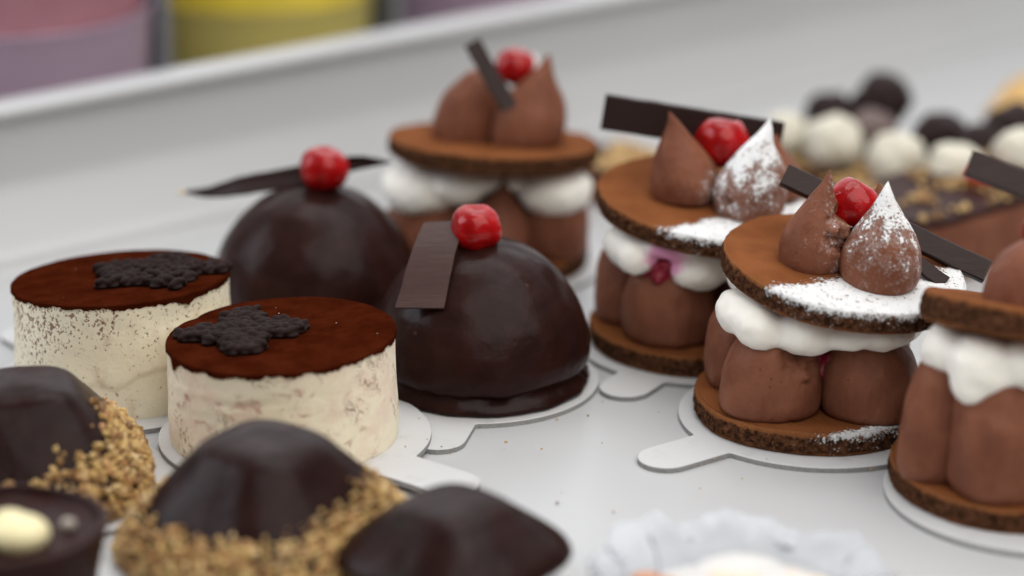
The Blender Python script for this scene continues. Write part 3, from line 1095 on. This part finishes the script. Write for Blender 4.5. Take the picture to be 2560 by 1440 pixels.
# ------------------------------------------------------------------ nut coated foreground cakes
def nut_cake(loc, label, seed, rz, h=3.5, R=3.3, nutline=1.35, nuts=900, amp=.5, z0=0.0, side=0.0):
    t = thing('nut_coated_cake', label, 'cake', (loc[0], loc[1], .165), 'glazed cakes coated in chopped nuts', rz)
    oz = seed * 4.1
    cps = [(R * .93, z0), (R * .99, z0 + .08), (R, z0 + (h - z0) * .13), (R * .95, z0 + (h - z0) * .27), (R * .83, z0 + (h - z0) * .45), (R * .68, z0 + (h - z0) * .64), (R * .53, z0 + (h - z0) * .82), (R * .44, z0 + (h - z0) * .925), (R * .33, z0 + (h - z0) * .98), (R * .15, h), (.02, h)]
    pr = interp_profile(cps, 44)

    def shape(x, y, z, a):
        c, s = math.cos(a), math.sin(a)
        p = 3.3
        k = (abs(c) ** p + abs(s) ** p) ** (-1 / p)
        k = 1 + (k - 1) * .85
        k *= 1 + .035 * fr(c + oz, s, z * .5, 2)
        return x * k, y * k, z + .08 * fr(x * .4 + oz, y * .4, 1, 2) * (z / h)

    V, Fc = lathe(pr, 112, lambda x, y, z, i, a: shape(x, y, z, a))
    mk('chocolate_shell', V, Fc, m_glaze('dark_chocolate_glaze', .33, .85, seed + 5, .15), t)
    rnd = random.Random(int(seed * 100))
    V, Fc = [], []
    prof = np.array(pr)
    tries = 0
    cnt = 0
    while cnt < nuts and tries < nuts * 30:
        tries += 1
        i = rnd.randrange(1, 30)
        r, z = prof[i]
        a = rnd.random() * 2 * math.pi
        line = nutline + amp * fr(math.cos(a) * 1.3 + oz, math.sin(a) * 1.3, 7, 2) + .3 * rnd.gauss(0, .5) + side * max(0, math.cos(a + math.radians(rz))) ** 2
        if z > line:
            continue
        x, y, z = shape(r * math.cos(a), r * math.sin(a), z, a)
        s = rnd.choice((.05, .07, .09, .11, .13, .17)) * rnd.uniform(.8, 1.2)
        M = Euler((rnd.random() * 6, rnd.random() * 6, rnd.random() * 6)).to_matrix()
        o_ = len(V)
        sc_ = (rnd.uniform(.7, 1.3), rnd.uniform(.6, 1.0), rnd.uniform(.5, .9))
        for p in ICO1[0]:
            q = M @ Vector([p[j] * s * sc_[j] * rnd.uniform(.75, 1.2) for j in range(3)])
            V.append((x * 1.015 + q.x, y * 1.015 + q.y, max(.02, z + q.z)))
        Fc += [tuple(j + o_ for j in f) for f in ICO1[1]]
        cnt += 1
    if nuts:
        o = mk('nut_coating', V, Fc, NUTS, t, smooth=False)
        o['kind'] = 'stuff'
    return t


nut_cake((-12.9, 63.9), 'nut rimmed chocolate cake at the left edge, in front of the rear tiramisu', 1.0, 12, 3.05, 3.15, 1.2, 3600, .5, 0.0, .9)
nut_cake((-6.15, 59.75), 'nut rimmed chocolate cake in the middle of the foreground, in front of the front tiramisu', 2.0, 52, 3.12, 3.3, 1.4, 4600, .35, 0.0, .5)
t3 = nut_cake((-1.42, 57.6), 'bare dark chocolate cake without nuts, at the bottom edge right of the nut rimmed cakes', 3.0, 47, 2.35, 2.6, .9, 0, .1, .8)
t3['group'] = 'dark glazed cakes'
V, Fc = lathe(interp_profile([(2.1, 0), (2.2, .1), (2.2, .5), (2.1, .95)], 8), 64)
mk('cream_base', V, Fc, m_simple('cream_base', (.74, .71, .66), .5), t3)
add_board((-1.42, 57.6), 3.0, 250, 'white cake board under the bare dark chocolate cake at the bottom edge')

# small tart in the bottom left corner
t = thing('chocolate_tart', 'dark chocolate tart with a pale cream drop, in the bottom left corner', 'tart', (-11.9, 56.3, 0))
pr = interp_profile([(1.7, 0), (1.8, .1), (2.05, 1.2), (2.28, 2.35), (2.25, 2.5), (2.1, 2.5), (2.0, 2.3), (1.0, 2.22), (.02, 2.2)], 36)
V, Fc = lathe(pr, 72, lambda x, y, z, i, a: (x * (1 + .02 * nz(math.cos(a) * 2, math.sin(a) * 2, z)), y * (1 + .02 * nz(math.cos(a) * 2, math.sin(a) * 2, z)), z + (.08 * nz(a * 2, 1, 1) if z > 2 else 0)))
mk('tart_shell', V, Fc, m_glaze('tart_chocolate', .4, 1.3, 8, .1), t)
V, Fc = blobs([(.3, -.5, 2.45, .75, .7, .45), (.05, -.3, 2.6, .5, .5, .35)], .06, 6)
mk('cream_drop', V, Fc, m_simple('pale_custard', (.80, .70, .40), .4, .08), t)
V, Fc = blobs([(1.35, .2, 2.38, .2, .18, .16)], .04, 3)
mk('cream_drop', V, Fc, m_simple('pale_crumb', (.35, .30, .25), .6, .1), t)

# ------------------------------------------------------------------ clear cup with an orange topped dessert, front right
t = thing('dessert_cup', 'blurred clear plastic cup of white cream with orange pieces, at the bottom edge', 'dessert cup', (5.3, 55.6, 0))
pr = interp_profile([(2.6, .02), (2.75, .1), (3.0, .8), (3.25, 1.2), (3.6, 1.4), (3.55, 1.45), (3.15, 1.25), (2.9, .85), (2.6, .16), (.02, .12)], 40)


def cupf(x, y, z, i, a):
    c, s_ = math.cos(a), math.sin(a)
    k = 1 + .02 * min(1, z) * math.sin(a * 13 + 2 * nz(c * 2, s_ * 2, 0)) + .13 * min(1, z) * fr(c * 3.2, s_ * 3.2, z, 3)
    return x * k, y * k, z + (.38 * fr(c * 2.6, s_ * 2.6, 1, 3) if z > 1.1 else 0)


V, Fc = lathe(pr, 204, cupf)
mc = Mat('clear_plastic')
mk('clear_cup', V, Fc, mc.set(col=(.93, .95, .98), rough=.08, trans=.92, ior=1.2, spec=.8), t)
V, Fc = blobs([(0, 0, .5, 2.6, 2.6, .6), (-1.0, -.3, .95, 1.2, 1.2, .4), (1.1, .3, .95, 1.2, 1.1, .4), (0.2, 1.2, .9, 1.2, 1.0, .4), (.1, -1.4, .95, 1.1, 1, .4)], .1, 6, 1, .06)
mk('cream_top', V, Fc, m_simple('whipped_cream', (.62, .60, .57), .5, .05), t)
orange = m_simple('orange_fruit', (.60, .22, .07), .35, .3)
peach = m_simple('pale_peach', (.78, .62, .48), .45, .15)
for (x, y, z, r, m_) in ((-2.0, -.1, 1.25, .55, orange), (-1.5, -.6, 1.35, .5, orange), (-.3, .5, 1.12, .45, peach), (.35, .2, 1.15, .5, peach), (1.5, .45, 1.05, .5, peach), (2.0, .1, 1.05, .5, peach), (1.0, -.8, 1.2, .5, orange)):
    V, Fc = blobs([(0, 0, 0, r, r * .75, r * .5)], .07, 3, x, .06)
    mk('fruit_piece', V, Fc, m_, t, (x, y, z), (10 * x, 14, 40 * y))


# ------------------------------------------------------------------ blurred pastries in the background, right
def slice_cake(c, s0, s1, wdt, h, label, seed, top):
    """long slice lying across the tray (along NI) or along the wall"""
    ang = math.degrees(math.atan2(D.y, D.x)) + s0
    t = thing('chocolate_slice', label, 'cake slice', (c[0], c[1], 0), 'nut topped chocolate slices', ang)
    L_, W_ = s1 / 2, wdt / 2

    def box(z0, z1, g, sd, nx=30, ny=14):
        pts = []
        V, Fc = [], []
        for (zz, ex) in ((z0, 0), (z0 + .05, .04), ((z0 + z1) / 2, .05), (z1 - .06, .04), (z1, -.03)):
            ring = []
            for k in range(96):
                a = 2 * math.pi * k / 96
                cx_, sx_ = math.cos(a), math.sin(a)
                p = 14
                q = (abs(cx_) ** p + abs(sx_) ** p) ** (-1 / p)
                x, y = cx_ * q * (L_ + g + ex), sx_ * q * (W_ + g + ex)
                j = .05 * fr(x * .8 + sd, y * .8, zz, 3)
                V.append((x + j, y + j, zz + (0 if zz == z0 else .04 * fr(x + sd, y, 2, 2))))
        for i in range(4):
            for k in range(96):
                k2 = (k + 1) % 96
                Fc.append((i * 96 + k, i * 96 + k2, (i + 1) * 96 + k2, (i + 1) * 96 + k))
        Fc.append(tuple(4 * 96 + k for k in range(96)))
        Fc.append(tuple(range(95, -1, -1)))
        return V, Fc
    V, Fc = box(0, h - .22, 0, seed)
    mk('mousse_layer', V, Fc, m_mousse('slice_mousse', None, 1.0, seed), t, smooth=False)
    V, Fc = box(h - .225, h, .03, seed + 2)
    mk('chocolate_top', V, Fc, m_glaze('slice_glaze', .5, 1.6, seed, .1), t, smooth=False)
    rnd = random.Random(int(seed * 10))
    V, Fc = [], []
    for _ in range(top):
        x, y = rnd.uniform(-L_ * .96, L_ * .96), rnd.uniform(-W_ * .92, W_ * .92)
        if nz(x * .55 + seed, y * .55, 3) < -.08:
            continue
        s = rnd.uniform(.08, .19)
        o_ = len(V)
        M = Euler((rnd.random() * 6, rnd.random() * 6, 0)).to_matrix()
        for p in ICO1[0]:
            q = M @ Vector([p[j] * s * rnd.uniform(.6, 1.2) for j in range(3)])
            V.append((x + q.x, y + q.y, h + .05 + q.z))
        Fc += [tuple(j + o_ for j in f) for f in ICO1[1]]
    o = mk('nut_topping', V, Fc, NUTS, t, smooth=False)
    o['kind'] = 'stuff'
    return t


slice_cake((16.2, 85.2), 0, 11.0, 4.6, 2.3, 'nut topped chocolate slice with a brown mousse side, nearest of the slices', 1, 420)
slice_cake((12.4, 88.9), -90, 9.0, 3.4, 1.2, 'nut strewn dark slice beneath the front row of white balls', 2, 620)
slice_cake((5.0, 89.6), -90, 7.0, 3.2, 1.3, 'pale crumb covered slice seen between the back biscuit cake and the pink stained one', 3, 1100)

WHITE = m_simple('white_truffle_coat', (.64, .60, .49), .6, .08, 1.2, spec=.25)
DARK = m_simple('dark_truffle_coat', (.020, .009, .008), .55, .3, 2, spec=.15)
GREYB = m_simple('milk_truffle_coat', (.13, .085, .075), .55, .2, 2)


def truffle(name, loc, r, mat, label, grp, seed):
    r *= .94
    V = []
    for p in ICO3[0]:
        k = 1 + .15 * fr(p[0] * 1.3 + seed, p[1] * 1.3, p[2] * 1.3, 4)
        V.append((p[0] * r * k, p[1] * r * k, (p[2] * .94 * r * k)))
    zmin = min(v[2] for v in V)
    V = [(x, y, max(z, zmin * .86) - zmin * .86) for x, y, z in V]
    o = mk(name, V, ICO3[1], mat, loc=loc)
    tag(o, label, 'truffle', grp)
    return o


wl = ['first white ball of the front row, right beside the upright dark bar', 'large white ball beneath the lone highest dark ball', 'middle white ball of the front row, above the front cherry',
      'white ball of the front row just left of the tilted dark bar', 'white ball half hidden behind the tilted dark bar at the right edge']
for k, (x, y, r) in enumerate(((10.02, 91.75, .95), (11.62, 90.41, 1.15), (13.63, 88.34, 1.12), (15.4, 86.59, 1.15), (17.38, 85.6, .95))):
    truffle('white_truffle', (x, y, 1.22 if k < 3 else (1.3 if k == 3 else 2.3)), r, WHITE, wl[k], 'white balls in the front row', k * 3.1)
kl = ['small dark ball between the first two white balls, behind them', 'largest and highest dark ball, standing alone against the white wall', 'dark ball behind and between the middle two white balls',
      'dark ball above the left end of the tilted bar', 'dark ball at the right edge beneath the golden pastry']
for k, (x, y, z, r) in enumerate(((11.9, 94.2, 1.2, 1.0), (13.9, 94.6, 1.55, 1.18), (15.6, 91.2, 1.2, 1.05), (16.9, 89.9, 1.2, 1.05), (18.4, 92.0, 1.2, 1.1))):
    truffle('dark_truffle', (x, y, z - .0), r, DARK, kl[k], 'dark balls in the back row', 20 + k * 2.7)
truffle('milk_truffle', (13.2, 92.0, 1.2), 1.0, GREYB, 'greyish brown ball beneath the largest dark ball', 'dark balls in the back row', 50)
# the low slab those back balls stand on
slice_cake((15.6, 92.6), -45, 9.5, 3.6, 1.2, 'low dark slice carrying the back row of dark balls', 4, 160)

# strawberry peeping out above the near slice
V, Fc = blobs([(0, 0, .35, .42, .36, .36), (.35, 0, .3, .28, .26, .26)], .06, 3)
o = mk('strawberry_piece', V, Fc, m_simple('strawberry_red', (.55, .06, .025), .35, .2), loc=(15.75, 84.3, 2.3))
tag(o, 'small orange red fruit piece on the near slice beneath the tilted bar', 'fruit')

# golden pastry
t = thing('golden_pastry', 'blurred golden baked pastry in the upper right corner by the tray wall', 'pastry', (21.0, 99.4, 0), None, 50)
V, Fc = blobs([(0, 0, 1.2, 3.2, 1.4, 1.2), (-2.6, .1, 1.0, 1.0, .9, .85), (1.6, 0, 1.5, 1.6, 1.25, 1.05), (-.9, 0, 1.45, 1.0, 1.25, .95)], .12, 5, 3, .1)
mk('pastry_crust', V, Fc, m_simple('golden_crust', (.56, .33, .10), .5, .3, 1.2, .08), t)
V, Fc = blobs([(-.2, -1.15, .8, 2.7, .5, .3)], .1, 4, 3, .05)
mk('pastry_filling', V, Fc, m_simple('pale_filling', (.68, .50, .30), .5, .2, 1.2, .05), t)

# ------------------------------------------------------------------ blurred tubs beyond the tray
PINK = m_simple('pink_sorbet', (.36, .155, .185), .55, .12, .8, .06)
MAUVE = m_simple('mauve_tub', (.42, .30, .385), .35, .08, .5, .02)
YEL = m_simple('yellow_sorbet', (.72, .56, .05), .5, .18, .8, .08)
DULLY = m_simple('dull_yellow_tub', (.58, .48, .14), .35, .08, .5, .02)
GREYP = m_simple('grey_divider', (.22, .22, .235), .4, .2, 1.0)


def tub(s, n, label, body, fill, r, h0, h1, seed):
    p = tp(s, n, -.6)
    t = thing('dessert_tub', label, 'tub', p, 'coloured dessert tubs beyond the tray')
    pr = interp_profile([(r * .86, 0), (r * .9, .2), (r * .95, h0 * .5), (r, h0 - .1), (r * 1.01, h0), (r * .97, h0 + .02), (r * .93, h0 - .3), (.05, h0 - .3)], 30)
    V, Fc = lathe(pr, 90)
    mk('tub_body', V, Fc, body, t)
    pr = interp_profile([(r * .9, h0 - .35), (r * .93, h0 + .1), (r * .86, h0 + (h1 - h0) * .45), (r * .62, h0 + (h1 - h0) * .8), (r * .3, h1), (.03, h1 + .05)], 26)
    V, Fc = lathe(pr, 80, lambda x, y, z, i, a: (x * (1 + .05 * fr(math.cos(a) + seed, math.sin(a), z * .3, 3)), y * (1 + .05 * fr(math.cos(a) + seed, math.sin(a), z * .3, 3)), z + .25 * fr(x * .4 + seed, y * .4, 1, 3)))
    mk('dessert_heap', V, Fc, fill, t)
    return t


tub(6.6, -11.0, 'pink dessert tub beyond the tray rim in the upper left corner', MAUVE, PINK, 5.4, 6.4, 11.5, 1)
tub(18.6, -12.0, 'yellow dessert tub beyond the tray rim', DULLY, YEL, 4.6, 5.2, 9.0, 2)
tub(29.5, -12.0, 'pink dessert tub beyond the tray rim, right of the yellow one', MAUVE, PINK, 4.6, 4.6, 9.5, 3)
for k, (s, n, lb) in enumerate(((12.9, -12.2, 'grey upright divider between the left pink tub and the yellow tub'), (24.0, -12.4, 'grey upright divider between the yellow tub and the right pink tub'))):
    p = tp(s, n, -.6)
    a = Vector(p)
    V, Fc = slab((0, 0, 0), (0, 0, 11), (NI.x * .5, NI.y, 0), 9.0, .45, 10)
    o = mk('tub_divider', V, Fc, GREYP, loc=p, smooth=False)
    tag(o, lb, 'divider', 'grey dividers between the tubs')


# ------------------------------------------------------------------ loose crumbs on the tray
rnd = random.Random(11)
V, Fc = [], []
for (cx, cy, sp, nn, z) in ((-9.6, 62.5, 1.6, 26, .02), (-2.6, 60.8, 1.3, 16, .02), (-2.4, 66.2, 1.6, 8, .33), (3.2, 69.5, 2.0, 6, .02), (7.6, 65.4, 2.2, 12, .17), (11.0, 66.6, 1.0, 10, .02), (2.0, 62.5, 3.0, 8, .02), (-9.0, 68.5, 1.2, 8, .02)):
    for _ in range(nn):
        x, y = rnd.gauss(cx, sp), rnd.gauss(cy, sp * .7)
        r = rnd.uniform(.012, .05) * (1 if rnd.random() < .8 else 1.6)
        o_ = len(V)
        for p in ICO1[0]:
            V.append((x + p[0] * r * rnd.uniform(.7, 1.3), y + p[1] * r * rnd.uniform(.7, 1.3), z + r * .6 + p[2] * r * .7))
        Fc += [tuple(j + o_ for j in f) for f in ICO1[1]]
o = mk('loose_crumbs', V, Fc, NUTS, smooth=False)
tag(o, 'tiny loose nut and biscuit crumbs scattered over the white tray', 'crumbs', kind='stuff')
